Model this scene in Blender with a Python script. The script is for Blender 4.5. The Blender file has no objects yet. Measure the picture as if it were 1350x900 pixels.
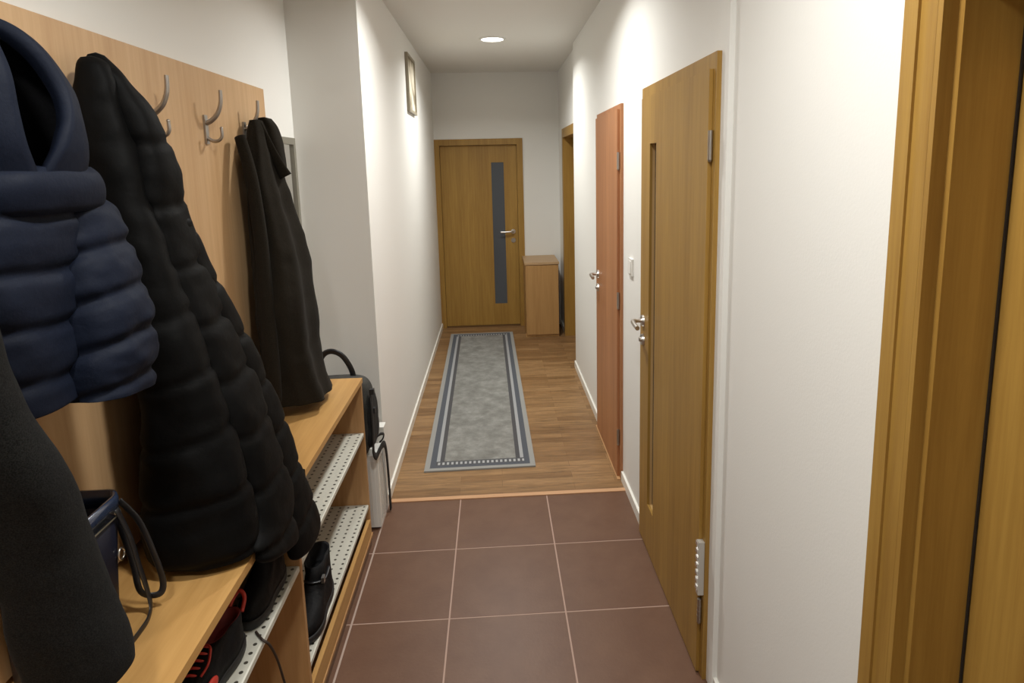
import bpy, bmesh, math, random
from mathutils import Vector, Matrix, noise
random.seed(7)
scn = bpy.context.scene
COL = scn.collection

# ------------------------------------------------------------------ helpers
def link(name, me, mats, parent=None, loc=None):
    o = bpy.data.objects.new(name, me)
    COL.objects.link(o)
    for m in (mats if isinstance(mats, (list, tuple)) else [mats]):
        me.materials.append(m)
    if parent is not None:
        o.parent = parent
    if loc is not None:
        o.location = loc
    return o

def obj(name, bm, mats, parent=None, smooth=False, loc=None, bev=0.0, auto=None):
    if bev:
        es = [e for e in bm.edges if len(e.link_faces) == 2 and e.calc_face_angle(0) > 0.6]
        bmesh.ops.bevel(bm, geom=es, offset=bev, segments=2, profile=0.6, affect='EDGES', clamp_overlap=True)
    bmesh.ops.recalc_face_normals(bm, faces=bm.faces[:])
    me = bpy.data.meshes.new(name)
    if smooth:
        for f in bm.faces: f.smooth = True
    if auto:
        for f in bm.faces: f.smooth = True
        for e in bm.edges:
            if len(e.link_faces) == 2 and e.calc_face_angle(0) > auto: e.smooth = False
    bm.to_mesh(me); bm.free()
    return link(name, me, mats, parent, loc)

def tag(o, label, cat, group=None):
    o['label'] = label; o['category'] = cat
    if group: o['group'] = group
    return o

def struct(o):
    o['kind'] = 'structure'; return o

def empty(name, loc=(0, 0, 0), rz=0.0):
    o = bpy.data.objects.new(name, None)
    COL.objects.link(o); o.location = loc; o.rotation_euler = (0, 0, rz)
    o.empty_display_size = 0.1
    return o

def thing(name, label, cat, loc=(0, 0, 0), rz=0.0, group=None):
    return tag(empty(name, loc, rz), label, cat, group)

def box(bm, x0, x1, y0, y1, z0, z1, mi=0):
    vs = [bm.verts.new((x, y, z)) for x in (x0, x1) for y in (y0, y1) for z in (z0, z1)]
    for q in ((0, 1, 3, 2), (4, 6, 7, 5), (0, 4, 5, 1), (2, 3, 7, 6), (0, 2, 6, 4), (1, 5, 7, 3)):
        f = bm.faces.new([vs[i] for i in q]); f.material_index = mi
    return vs

def BOX(x0, x1, y0, y1, z0, z1):
    bm = bmesh.new(); box(bm, x0, x1, y0, y1, z0, z1); return bm

def cyl(bm, p0, p1, r0, r1=None, n=24, mi=0, caps=True):
    p0, p1 = Vector(p0), Vector(p1); r1 = r0 if r1 is None else r1
    d = (p1 - p0).normalized(); a = d.orthogonal().normalized(); b = d.cross(a)
    A, B = [], []
    for i in range(n):
        t = 2 * math.pi * i / n; w = a * math.cos(t) + b * math.sin(t)
        A.append(bm.verts.new(p0 + w * r0)); B.append(bm.verts.new(p1 + w * r1))
    for i in range(n):
        j = (i + 1) % n
        f = bm.faces.new((A[i], A[j], B[j], B[i])); f.material_index = mi; f.smooth = True
    if caps:
        bm.faces.new(A[::-1]).material_index = mi; bm.faces.new(B).material_index = mi

def smooth_pts(pts, sub=6):
    P = [Vector(p) for p in pts]; out = []
    for i in range(len(P) - 1):
        a = P[max(i - 1, 0)]; b = P[i]; c = P[i + 1]; d = P[min(i + 2, len(P) - 1)]
        for k in range(sub):
            t = k / sub
            out.append(0.5 * ((2 * b) + (c - a) * t + (2 * a - 5 * b + 4 * c - d) * t * t + (3 * b - a - 3 * c + d) * t ** 3))
    out.append(P[-1]); return out

def tube(bm, pts, rad, n=12, flat=1.0, mi=0, up=None):
    """swept tube; rad a number or list per point; flat squashes one axis (strap)"""
    P = [Vector(p) for p in pts]; R = rad if isinstance(rad, (list, tuple)) else [rad] * len(P)
    if len(R) != len(P):
        R = [R[0] + (R[-1] - R[0]) * i / (len(P) - 1) for i in range(len(P))]
    prev = None; rings = []
    for i, p in enumerate(P):
        d = (P[min(i + 1, len(P) - 1)] - P[max(i - 1, 0)]).normalized()
        a = (Vector(up) if up else (prev or d.orthogonal()))
        a = (a - d * a.dot(d)).normalized(); prev = a; b = d.cross(a)
        rings.append([bm.verts.new(p + a * math.cos(2 * math.pi * k / n) * R[i] * flat + b * math.sin(2 * math.pi * k / n) * R[i]) for k in range(n)])
    for A, B in zip(rings, rings[1:]):
        for k in range(n):
            j = (k + 1) % n; f = bm.faces.new((A[k], A[j], B[j], B[k])); f.smooth = True; f.material_index = mi
    bm.faces.new(rings[0][::-1]).material_index = mi; bm.faces.new(rings[-1]).material_index = mi

def cr(tab, t):
    """Catmull-Rom through a table of equal-length rows, t in 0..1"""
    n = len(tab) - 1; u = min(max(t, 0), 1) * n; i = min(int(u), n - 1); f = u - i
    a, b, c, d = tab[max(i - 1, 0)], tab[i], tab[i + 1], tab[min(i + 2, n)]
    return [0.5 * (2 * q + (r - p) * f + (2 * p - 5 * q + 4 * r - s) * f * f + (3 * q - p - 3 * r + s) * f ** 3) for p, q, r, s in zip(a, b, c, d)]

def loft(bm, tab, M=110, N=64, n=2.4, tilt=(0, 0), pitch=0, puff=0.0, ph=0.0, stilt=0.0, stx=0.0, wr=0.0, wsc=9.0, folds=None, seed=0, pt0=-1.0, sw=0.011, bench=False):
    """garment tube from rows (z, y0, y1, xb, xf): superellipse sections, quilted baffles, wrinkles, vertical folds"""
    rings = []
    for m in range(M + 1):
        t = m / M; z, y0, y1, xb, xf = cr(tab, t)
        xc, yc, a, d = (xb + xf) / 2, (y0 + y1) / 2, (y1 - y0) / 2, (xf - xb) / 2
        k = tilt[0] + (tilt[1] - tilt[0]) * t
        ring = []
        for i in range(N):
            th = 2 * math.pi * i / N; c, s = math.cos(th), math.sin(th)
            y = yc + a * abs(c) ** (2 / n) * (1 if c > 0 else -1)
            x = xc + d * abs(s) ** (2 / n) * (1 if s > 0 else -1)
            off = 0.0
            if pitch:
                q = (z - ph + stilt * (y - yc) + stx * (x - xc)) / pitch
                q += 0.10 * noise.noise(Vector((x * 7, y * 7, seed)))
                dist = abs(q - round(q)) * pitch
                fade = min(1.0, max(0.0, (t - pt0) * 8))
                off += fade * puff * ((1 - math.exp(-(dist / sw) ** 2)) - 0.85 + 0.25 * (dist / (pitch / 2)))
            if folds:
                for (amp, kk, phs, tw) in folds:
                    off += amp * math.cos(kk * th + phs + tw * t) * min(1, t * 3)
            if wr:
                v = Vector((x * wsc, y * wsc, z * wsc * 1.3 + seed * 5))
                off += wr * (noise.noise(v) + 0.5 * noise.noise(v * 2.3))
            nx, ny = (x - xc) / max(d, .01), (y - yc) / max(a, .01); L = math.hypot(nx, ny) or 1
            px_, pz_ = max(x + off * nx / L, -0.9), z + k * (y - yc)
            py_ = y + off * ny / L
            if bench and pz_ < 0.822: px_ = max(px_, -0.602); py_ = yc + (py_ - yc) * 0.86
            ring.append(bm.verts.new((px_, py_, pz_)))
        rings.append(ring)
    for A, B in zip(rings, rings[1:]):
        for i in range(N):
            j = (i + 1) % N; bm.faces.new((A[i], B[i], B[j], A[j])).smooth = True
    for R_, rev in ((rings[0], False), (rings[-1], True)):
        cen = Vector((0, 0, 0))
        for v in R_: cen += v.co
        cen /= N
        if not rev: cen.z += 0.006
        else: cen.z += 0.012
        cv = bm.verts.new(cen)
        for i in range(N):
            j = (i + 1) % N
            bm.faces.new((R_[j], R_[i], cv) if rev else (R_[i], R_[j], cv)).smooth = True

# ------------------------------------------------------------------ materials
def srgb(r, g, b):
    f = lambda c: (c / 255 / 12.92) if c / 255 <= 0.04045 else ((c / 255 + 0.055) / 1.055) ** 2.4
    return (f(r), f(g), f(b), 1)

def mat(name, col, rough=0.6, metal=0.0, spec=None, sheen=0.0, coat=0.0):
    m = bpy.data.materials.new(name); m.use_nodes = True
    b = m.node_tree.nodes['Principled BSDF']
    b.inputs['Base Color'].default_value = col; b.inputs['Roughness'].default_value = rough; b.inputs['Metallic'].default_value = metal
    if spec is not None: b.inputs['Specular IOR Level'].default_value = spec
    if sheen: b.inputs['Sheen Weight'].default_value = sheen; b.inputs['Sheen Roughness'].default_value = 0.5
    if coat: b.inputs['Coat Weight'].default_value = coat
    return m

def nd(m, t, **kw):
    n = m.node_tree.nodes.new(t)
    for k, v in kw.items():
        if k in n.inputs: n.inputs[k].default_value = v
        else: setattr(n, k, v)
    return n
def lk(m, a, b): m.node_tree.links.new(a, b)

def coords(m, scale=(1, 1, 1)):
    tc = nd(m, 'ShaderNodeTexCoord'); mp = nd(m, 'ShaderNodeMapping'); mp.inputs['Scale'].default_value = scale
    lk(m, tc.outputs['Object'], mp.inputs['Vector']); return mp.outputs['Vector']

def ramp(m, fac, stops):
    r = nd(m, 'ShaderNodeValToRGB'); e = r.color_ramp.elements
    e[0].position, e[0].color = stops[0]; e[1].position, e[1].color = stops[-1]
    for p, c in stops[1:-1]:
        q = e.new(p); q.color = c
    lk(m, fac, r.inputs['Fac']); return r.outputs['Color']

def bump(m, h, strength=0.2, dist=0.01):
    b = m.node_tree.nodes['Principled BSDF']; bp = nd(m, 'ShaderNodeBump'); bp.inputs['Strength'].default_value = strength; bp.inputs['Distance'].default_value = dist
    lk(m, h, bp.inputs['Height']); lk(m, bp.outputs['Normal'], b.inputs['Normal'])

def wood(name, dark, light, axis='z', rough=0.45, fine=60, spec=0.4):
    m = mat(name, light, rough, spec=spec); b = m.node_tree.nodes['Principled BSDF']
    s = {'z': (1, 1, .045), 'y': (1, .045, 1), 'x': (.045, 1, 1)}[axis]
    v = coords(m, s)
    n1 = nd(m, 'ShaderNodeTexNoise', Scale=fine, Detail=5.0, Roughness=0.65, Distortion=0.3); lk(m, v, n1.inputs['Vector'])
    n2 = nd(m, 'ShaderNodeTexNoise', Scale=9.0, Detail=3.0); lk(m, v, n2.inputs['Vector'])
    mx = nd(m, 'ShaderNodeMath', operation='MULTIPLY_ADD'); mx.inputs[1].default_value = 0.55
    lk(m, n1.outputs['Fac'], mx.inputs[0])
    m2 = nd(m, 'ShaderNodeMath', operation='MULTIPLY'); m2.inputs[1].default_value = 0.45; lk(m, n2.outputs['Fac'], m2.inputs[0]); lk(m, m2.outputs[0], mx.inputs[2])
    lk(m, ramp(m, mx.outputs[0], [(0.33, dark), (0.66, light)]), b.inputs['Base Color'])
    return m

def cloth(name, c1, c2, rough, scale=300, bstr=0.3, sheen=0.0, spec=0.3):
    m = mat(name, c1, rough, spec=spec, sheen=sheen); b = m.node_tree.nodes['Principled BSDF']
    v = coords(m); n = nd(m, 'ShaderNodeTexNoise', Scale=scale, Detail=3.0); lk(m, v, n.inputs['Vector'])
    lk(m, ramp(m, n.outputs['Fac'], [(0.35, c1), (0.7, c2)]), b.inputs['Base Color'])
    n2 = nd(m, 'ShaderNodeTexNoise', Scale=28.0, Detail=5.0, Roughness=0.6); lk(m, v, n2.inputs['Vector'])
    bump(m, n2.outputs['Fac'], bstr, 0.012)
    return m

def paint(name, col, rough=0.85):
    m = mat(name, col, rough, spec=0.25)
    v = coords(m); n = nd(m, 'ShaderNodeTexNoise', Scale=160.0, Detail=3.0); lk(m, v, n.inputs['Vector']); bump(m, n.outputs['Fac'], 0.06, 0.004)
    return m

WALL = paint('wall paint', (0.80, 0.79, 0.755, 1))
CEIL = paint('ceiling paint', (0.75, 0.735, 0.695, 1))
OAK = wood('oak door veneer', (0.27, 0.142, 0.027, 1), (0.41, 0.240, 0.053, 1))
OAKH = wood('oak veneer crosswise', (0.27, 0.142, 0.027, 1), (0.41, 0.240, 0.053, 1), 'y')
CHERRY = wood('reddish door veneer', (0.33, 0.135, 0.055, 1), (0.48, 0.22, 0.095, 1))
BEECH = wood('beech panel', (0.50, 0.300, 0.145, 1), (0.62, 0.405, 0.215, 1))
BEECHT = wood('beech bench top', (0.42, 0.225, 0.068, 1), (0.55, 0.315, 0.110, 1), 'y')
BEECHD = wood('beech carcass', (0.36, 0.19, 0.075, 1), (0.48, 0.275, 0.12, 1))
CAB = wood('cabinet laminate', (0.37, 0.20, 0.070, 1), (0.47, 0.275, 0.105, 1))
SKIRT = mat('skirting white', (0.82, 0.80, 0.74, 1), 0.45)
WHITE = mat('white plastic', (0.80, 0.79, 0.75, 1), 0.35)
STEEL = mat('brushed steel', (0.62, 0.59, 0.55, 1), 0.28, 1.0)
NICKEL = mat('satin nickel', (0.42, 0.39, 0.36, 1), 0.38, 1.0)
DARK = mat('dark gap', (0.02, 0.014, 0.010, 1), 0.8)
GLASS = mat('smoked satin glass', (0.075, 0.085, 0.10, 1), 0.22, spec=0.5)
SHELF = mat('perforated sheet', (0.56, 0.55, 0.48, 1), 0.4)
NAVY = cloth('navy puffer shell', (0.0055, 0.008, 0.017, 1), (0.0075, 0.011, 0.023, 1), 0.62, 420, 0.16, spec=0.12)
NAVYL = cloth('black jacket lining', (0.004, 0.004, 0.005, 1), (0.006, 0.006, 0.008, 1), 0.8)
BLACK = cloth('black puffer shell', (0.0020, 0.0020, 0.0021, 1), (0.0032, 0.0032, 0.0033, 1), 0.6, 420, 0.16, spec=0.09)
WOOL = cloth('charcoal wool', (0.006, 0.0058, 0.0055, 1), (0.018, 0.0175, 0.0165, 1), 0.95, 500, 0.2, sheen=0.02, spec=0.06)
WOOL2 = cloth('dark brown wool', (0.009, 0.0073, 0.005, 1), (0.024, 0.0195, 0.014, 1), 0.95, 500, 0.2, sheen=0.03, spec=0.06)
LEATHER = mat('black leather', (0.012, 0.012, 0.014, 1), 0.35, spec=0.5)
NAVYLE = mat('navy leather', (0.008, 0.009, 0.020, 1), 0.45, spec=0.4)
PATENT = mat('glossy navy trim', (0.03, 0.045, 0.09, 1), 0.16, spec=0.8, coat=0.6)
PACK = cloth('grey backpack canvas', (0.030, 0.030, 0.027, 1), (0.070, 0.069, 0.063, 1), 0.85, 350, 0.3)
WEB = mat('black webbing', (0.012, 0.012, 0.012, 1), 0.7)
RED = mat('red rubber', (0.50, 0.035, 0.022, 1), 0.5)
REDD = mat('dark red mesh', (0.16, 0.012, 0.012, 1), 0.7)
RUB = mat('black rubber', (0.010, 0.010, 0.011, 1), 0.6)
MESHK = cloth('black shoe upper', (0.004, 0.004, 0.0045, 1), (0.008, 0.008, 0.009, 1), 0.6, spec=.15)

# perforated shelf: rows of dark round holes
def perforate(m):
    b = m.node_tree.nodes['Principled BSDF']; tc = nd(m, 'ShaderNodeTexCoord'); sx = nd(m, 'ShaderNodeSeparateXYZ'); lk(m, tc.outputs['Object'], sx.inputs[0])
    def cell(o, p):
        a = nd(m, 'ShaderNodeMath', operation='DIVIDE'); a.inputs[1].default_value = p; lk(m, o, a.inputs[0])
        f = nd(m, 'ShaderNodeMath', operation='FRACT'); lk(m, a.outputs[0], f.inputs[0])
        s = nd(m, 'ShaderNodeMath', operation='SUBTRACT'); s.inputs[1].default_value = 0.5; lk(m, f.outputs[0], s.inputs[0])
        q = nd(m, 'ShaderNodeMath', operation='MULTIPLY'); q.inputs[1].default_value = p; lk(m, s.outputs[0], q.inputs[0])
        w = nd(m, 'ShaderNodeMath', operation='POWER'); w.inputs[1].default_value = 2; lk(m, q.outputs[0], w.inputs[0]); return w.outputs[0]
    ad = nd(m, 'ShaderNodeMath', operation='ADD'); lk(m, cell(sx.outputs['X'], 0.036), ad.inputs[0]); lk(m, cell(sx.outputs['Y'], 0.030), ad.inputs[1])
    lt = nd(m, 'ShaderNodeMath', operation='LESS_THAN'); lt.inputs[1].default_value = 0.0052 ** 2; lk(m, ad.outputs[0], lt.inputs[0])
    mx = nd(m, 'ShaderNodeMix', data_type='RGBA'); mx.inputs['A'].default_value = (0.56, 0.55, 0.48, 1); mx.inputs['B'].default_value = (0.05, 0.045, 0.035, 1)
    lk(m, lt.outputs[0], mx.inputs['Factor']); lk(m, mx.outputs['Result'], b.inputs['Base Color'])
perforate(SHELF)

TILE = mat('red brown tile', (0.125, 0.058, 0.046, 1), 0.40, spec=0.36)
def tile_nodes(m):
    b = m.node_tree.nodes['Principled BSDF']; v = coords(m)
    n = nd(m, 'ShaderNodeTexNoise', Scale=7.0, Detail=6.0, Roughness=0.65); lk(m, v, n.inputs['Vector'])
    lk(m, ramp(m, n.outputs['Fac'], [(0.3, (0.122, 0.060, 0.036, 1)), (0.7, (0.150, 0.078, 0.047, 1))]), b.inputs['Base Color'])
    n2 = nd(m, 'ShaderNodeTexNoise', Scale=90.0, Detail=3.0); lk(m, v, n2.inputs['Vector']); bump(m, n2.outputs['Fac'], 0.12, 0.003)
tile_nodes(TILE)
GROUT = mat('pale grout', (0.42, 0.29, 0.235, 1), 0.9)
EDGE = mat('pale joint sealant', (0.40, 0.30, 0.25, 1), 0.7)

LAM = mat('laminate strips', (0.3, 0.16, 0.07, 1), 0.42, spec=0.4)
def lam_nodes(m):
    b = m.node_tree.nodes['Principled BSDF']; v = coords(m)
    br = nd(m, 'ShaderNodeTexBrick', Scale=1.0); br.offset = 0.37; br.offset_frequency = 2; br.squash = 1.0
    br.inputs['Brick Width'].default_value = 0.62; br.inputs['Row Height'].default_value = 0.066; br.inputs['Mortar Size'].default_value = 0.0009
    br.inputs['Color1'].default_value = (0.205, 0.110, 0.044, 1); br.inputs['Color2'].default_value = (0.315, 0.185, 0.082, 1); br.inputs['Mortar'].default_value = (0.15, 0.075, 0.03, 1)
    br.inputs['Bias'].default_value = -0.05
    lk(m, v, br.inputs['Vector'])
    v2 = coords(m, (.10, 1, 1)); n = nd(m, 'ShaderNodeTexNoise', Scale=45.0, Detail=6.0, Roughness=0.7, Distortion=0.6); lk(m, v2, n.inputs['Vector'])
    mx = nd(m, 'ShaderNodeMix', data_type='RGBA', blend_type='OVERLAY'); mx.inputs['Factor'].default_value = 0.75
    lk(m, br.outputs['Color'], mx.inputs['A']); lk(m, ramp(m, n.outputs['Fac'], [(0.3, (0.25, .25, .25, 1)), (0.7, (.72, .72, .72, 1))]), mx.inputs['B'])
    lk(m, mx.outputs['Result'], b.inputs['Base Color'])
lam_nodes(LAM)

# ------------------------------------------------------------------ dimensions (metres; camera stands at the origin, looks along +y)
CX = 0.664            # right wall face
LX = -0.600           # left hall wall face
NX = -0.925           # niche wall face
NY = 3.10             # end of the coat niche
D = 6.757             # end wall
H = 2.67
THR = 3.13            # tile / laminate joint
YN = -1.3             # wall behind the camera
RX1 = 0.680           # right wall face nearest the camera
RX2 = 0.700           # right wall face at the far end

# ------------------------------------------------------------------ floor, ceiling, walls
bm = bmesh.new()
box(bm, -1.2, 1.1, YN - .2, THR, -0.12, -0.0008, 1)
ys = [THR, 2.676, 2.222, 1.770, 1.317, 0.864, 0.411, -0.042, -0.495, -0.948, -1.40]
xs = [-1.15, -0.672, -0.221, 0.231, 0.683, 1.05]
g = 0.0030
for i in range(len(ys) - 1):
    for j in range(len(xs) - 1):
        x0, x1 = xs[j] + g, xs[j + 1] - g
        vs = box(bm, x0, x1, ys[i + 1] + g, ys[i] - g, -0.004, 0.0, 0)
obj('floor', bm, [TILE, GROUT])['kind'] = 'structure'
struct(obj('floor.001', BOX(-1.2, 1.1, THR, D + .2, -0.12, 0.0), LAM))
struct(obj('trim_1', BOX(LX, CX, THR - .016, THR + .016, 0.0, 0.0045), wood('threshold strip', (0.48, 0.26, 0.13, 1), (0.60, 0.36, 0.20, 1), 'x'), bev=.0015))
struct(obj('trim_2', BOX(-0.598, -0.5905, YN, THR - .016, 0.0, 0.0012), EDGE))
struct(obj('ceiling', BOX(-1.2, 1.1, YN - .2, D + .2, H, H + .15), CEIL))

bm = bmesh.new()                                    # left: niche wall, then the hall wall which stands proud of it
box(bm, -1.2, NX, YN, NY, 0, H)
box(bm, -1.2, LX, NY, D, 0, H)
struct(obj('wall_left', bm, WALL))
struct(obj('wall_near', BOX(-1.2, 1.1, YN - .2, YN, 0, H), WALL))

bm = bmesh.new()                                    # right wall with its door openings
DO0, DO1, DOZ = 0.125, 0.953, 2.000                 # nearest door opening
box(bm, RX1, 1.1, YN, DO0, 0, H); box(bm, RX1, 1.1, DO0, DO1, DOZ, H); box(bm, RX1, 1.1, DO1, 1.80, 0, H)
box(bm, 0.83, 1.1, DO0, DO1, 0, DOZ)
box(bm, CX, 1.1, 1.80, 5.25, 0, H)
F0, F1, FZ = 5.42, 6.275, 1.995                      # far opening
box(bm, RX2, 1.1, 5.25, F0, 0, H); box(bm, RX2, 1.1, F0, F1, FZ, H); box(bm, RX2, 1.1, F1, D, 0, H)
box(bm, 1.04, 1.1, F0, F1, 0, FZ)
struct(obj('wall_right', bm, WALL))

FD0, FD1, FDZ = -0.560, 0.266, 1.955                # opening of the end door
bm = bmesh.new()
box(bm, -1.2, FD0, D, D + .2, 0, H); box(bm, FD1, 1.1, D, D + .2, 0, H); box(bm, FD0, FD1, D, D + .2, FDZ, H)
box(bm, FD0, FD1, D + .16, D + .2, 0, FDZ)
struct(obj('wall_back', bm, WALL))

def skirting(name, x0, x1, y0, y1, h=0.055):
    struct(obj(name, BOX(x0, x1, y0, y1, 0.0, h), SKIRT, bev=.003))
skirting('baseboard_left', LX, LX + .011, NY, D)
skirting('baseboard_right', RX1 - .012, RX1, DO1 + .075, 1.80)
skirting('baseboard_right.001', CX - .012, CX, 2.785, 3.232)
skirting('baseboard_right.002', CX - .012, CX, 3.995, 5.25)
skirting('baseboard_right.003', RX2 - .012, RX2, 6.35, D)

# ------------------------------------------------------------------ doors
def casing(name, parent, x, y0, y1, z, w, t, m, z0=0.0, sx=-1):
    """U-shaped architrave on a right-hand wall face x, between outer y0..y1, top z"""
    bm = bmesh.new(); xa, xb = sorted((x, x + sx * t))
    box(bm, xa, xb, y0, y0 + w, z0, z - w); box(bm, xa, xb, y1 - w, y1, z0, z - w); box(bm, xa, xb, y0, y1, z - w, z)
    return obj(name, bm, m, parent, bev=.003)

def lever(parent, x, y, z, toward, length=0.115, side=-1):
    """rosette + bent lever on a face at x, and a key rosette below"""
    bm = bmesh.new()
    cyl(bm, (x, y, z), (x + side * .009, y, z), .026, .024, 32)
    pts = [(x + side * .006, y, z), (x + side * .034, y, z), (x + side * .047, y + toward * .010, z), (x + side * .051, y + toward * .035, z - .001), (x + side * .052, y + toward * length, z - .004)]
    tube(bm, smooth_pts(pts, 6), .0095, 14)
    h = obj('door_handle', bm, STEEL, parent, auto=.8)
    bm = bmesh.new()
    cyl(bm, (x, y, z - .085), (x + side * .009, y, z - .085), .026, .024, 32)
    cyl(bm, (x + side * .008, y, z - .085), (x + side * .018, y, z - .085), .011, .010, 20)
    k = obj('lock_rosette', bm, STEEL, parent, auto=.8)
    bm = BOX(min(x + side * .0178, x + side * .0186), max(x + side * .0178, x + side * .0186), y - .002, y + .002, z - .092, z - .078)
    obj('keyhole', bm, DARK, k)

def hinge(parent, x, y, z, h=.085):
    bm = bmesh.new(); cyl(bm, (x, y, z - h / 2), (x, y, z + h / 2), .0075, n=18)
    for q in (-.017, .0, .017):
        cyl(bm, (x, y, z + q - .0012), (x, y, z + q + .0012), .0082, n=18)
    box(bm, x - .001, x + .012, y + .004, y + .022, z - h / 2 + .012, z + h / 2 - .012)
    cyl(bm, (x, y, z - h / 2 - .006), (x, y, z - h / 2), .004, .0075, n=16)
    obj('hinge', bm, NICKEL, parent, auto=.8)

# nearest right door: deep rebated jamb, closed leaf set back
d = struct(empty('door_1', (0, 0, 0)))
bm = bmesh.new()
w = 0.072; JS = .688
for (a0, a1) in ((DO1, DO1 + w), (DO0 - w, DO0)):
    box(bm, RX1 - .016, RX1, a0, a1, 0, DOZ)
box(bm, RX1 - .016, RX1, DO0 - w, DO1 + w, DOZ, DOZ + w)
obj('casing', bm, OAK, d, bev=.003)
bm = bmesh.new()                                    # raised outer bead of the casing
for (a0, a1) in ((DO1 + w - .034, DO1 + w), (DO0 - w, DO0 - w + .034)):
    box(bm, RX1 - .021, RX1 - .016, a0, a1, 0, DOZ)
box(bm, RX1 - .021, RX1 - .016, DO0 - w, DO1 + w, DOZ + w - .034, DOZ + w)
obj('casing_bead', bm, OAK, d, bev=.002)
bm = bmesh.new()                                    # jamb lining with a step
box(bm, RX1 - .016, JS, DO1 - .012, DO1 - .0005, 0, DOZ); box(bm, JS, .828, DO1 - .024, DO1 - .0005, 0, DOZ)
box(bm, RX1 - .016, JS, DO0 + .0005, DO0 + .012, 0, DOZ); box(bm, JS, .828, DO0 + .0005, DO0 + .024, 0, DOZ)
box(bm, RX1 - .016, JS, DO0 + .012, DO1 - .012, DOZ - .012, DOZ - .0005); box(bm, JS, .828, DO0 + .024, DO1 - .024, DOZ - .024, DOZ - .0005)
obj('jamb', bm, OAK, d, bev=.002)
obj('leaf', BOX(.783, .823, DO0 + .027, DO1 - .0285, .006, DOZ - .027), OAK, d, bev=.003)
bm = BOX(.779, .7825, DO1 - .0275, DO1 - .0245, .006, DOZ - .026)
obj('gap_strip', bm, DARK, d)  # dark strip filling the gap between leaf and jamb
lever(d, .783, DO0 + .09, 1.03, 1)

# right door with a narrow glass slot
d = struct(empty('door_2', (CX, 0, 0)))
def D2(x): return x - CX
y0, y1, zt = 1.855, 2.776, 2.032
casing('casing', d, 0, y0, y1, zt, .066, .014, OAK)
LX0, LX1 = -.026, -.0145                            # overlay leaf stands proud of the casing
la, lb, lz = 1.884, 2.735, 1.986
ga, gb, gz0, gz1 = 2.487, 2.588, .225, 1.797
bm = bmesh.new()
box(bm, LX0, LX1, la, ga, .008, lz); box(bm, LX0, LX1, gb, lb, .008, lz); box(bm, LX0, LX1, ga, gb, .008, gz0); box(bm, LX0, LX1, ga, gb, gz1, lz)
bmesh.ops.remove_doubles(bm, verts=bm.verts, dist=.0001)
obj('leaf', bm, OAK, d)
bm = bmesh.new()                                    # slot lining and the rebated core of the leaf behind the overlay
box(bm, LX1, .002, la + .012, ga, .010, lz - .012); box(bm, LX1, .002, gb, lb - .012, .010, lz - .012)
box(bm, LX1, .002, ga, gb, .010, gz0); box(bm, LX1, .002, ga, gb, gz1, lz - .012)
e_ = [v for v in bm.verts]
obj('glazing_frame', bm, wood('slot edge wood', (0.46, 0.28, 0.11, 1), (0.60, 0.39, 0.18, 1)), d)
obj('glass_pane', BOX(-.004, -.001, ga, gb, gz0, gz1), GLASS, d)
lever(d, LX0, 2.680, 1.040, -1)
hinge(d, LX0 + .004, la - .010, 1.768); hinge(d, LX0 + .004, la - .010, .245); hinge(d, LX0 + .004, la - .010, 1.02) if False else None
hc = obj('hinge_cover', BOX(-.034, -.0145, 1.858, 1.880, .312, .500), mat('satin alloy', (0.62, 0.61, 0.58, 1), .35, .6), d, bev=.006)
bm = bmesh.new()
for i in range(7):
    z = .318 + i * .026
    box(bm, -.038, -.0335, 1.860, 1.878, z + .012, z + .026)
obj('rib', bm, mat('polished alloy', (0.75, 0.74, 0.72, 1), .2, .9), hc, bev=.001)

# reddish door
d = struct(empty('door_3', (CX, 0, 0)))
y0, y1, zt = 3.240, 3.985, 2.018
casing('casing', d, 0, y0, y1, zt, .064, .014, CHERRY)
obj('leaf', BOX(-.027, -.0145, 3.272, 3.955, .008, 1.992), CHERRY, d, bev=.003)
obj('leaf_core', BOX(-.0145, .0005, 3.350, 4.035, .010, 1.986) if False else BOX(-.0144, -.0002, 3.306, 3.918, .010, 1.945), CHERRY, d)
lever(d, -.027, 3.875, 1.045, -1)
hinge(d, -.022, 3.264, 1.735); hinge(d, -.022, 3.264, 1.005) ; hinge(d, -.022, 3.264, .24)
obj('threshold', BOX(-.030, .0, 3.240, 3.985, 0.0, .006), wood('sill strip', (0.50, 0.27, 0.12, 1), (0.62, 0.38, 0.19, 1), 'y'), d)

# far right opening
d = struct(empty('door_4', (RX2, 0, 0)))
casing('casing', d, 0, F0 - .07, F1 + .07, FZ + .07, .07, .014, OAK)
bm = bmesh.new()
box(bm, -.014, .20, F1 - .012, F1 - .0005, 0, FZ); box(bm, -.014, .20, F0 + .0005, F0 + .012, 0, FZ); box(bm, -.014, .20, F0 + .012, F1 - .012, FZ - .014, FZ - .0005)
obj('jamb', bm, OAK, d, bev=.002)
obj('leaf', BOX(.20, .24, F0 + .015, F1 - .015, .006, FZ - .018), OAK, d, bev=.003)
lever(d, .20, F0 + .10, 1.03, 1)

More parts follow.
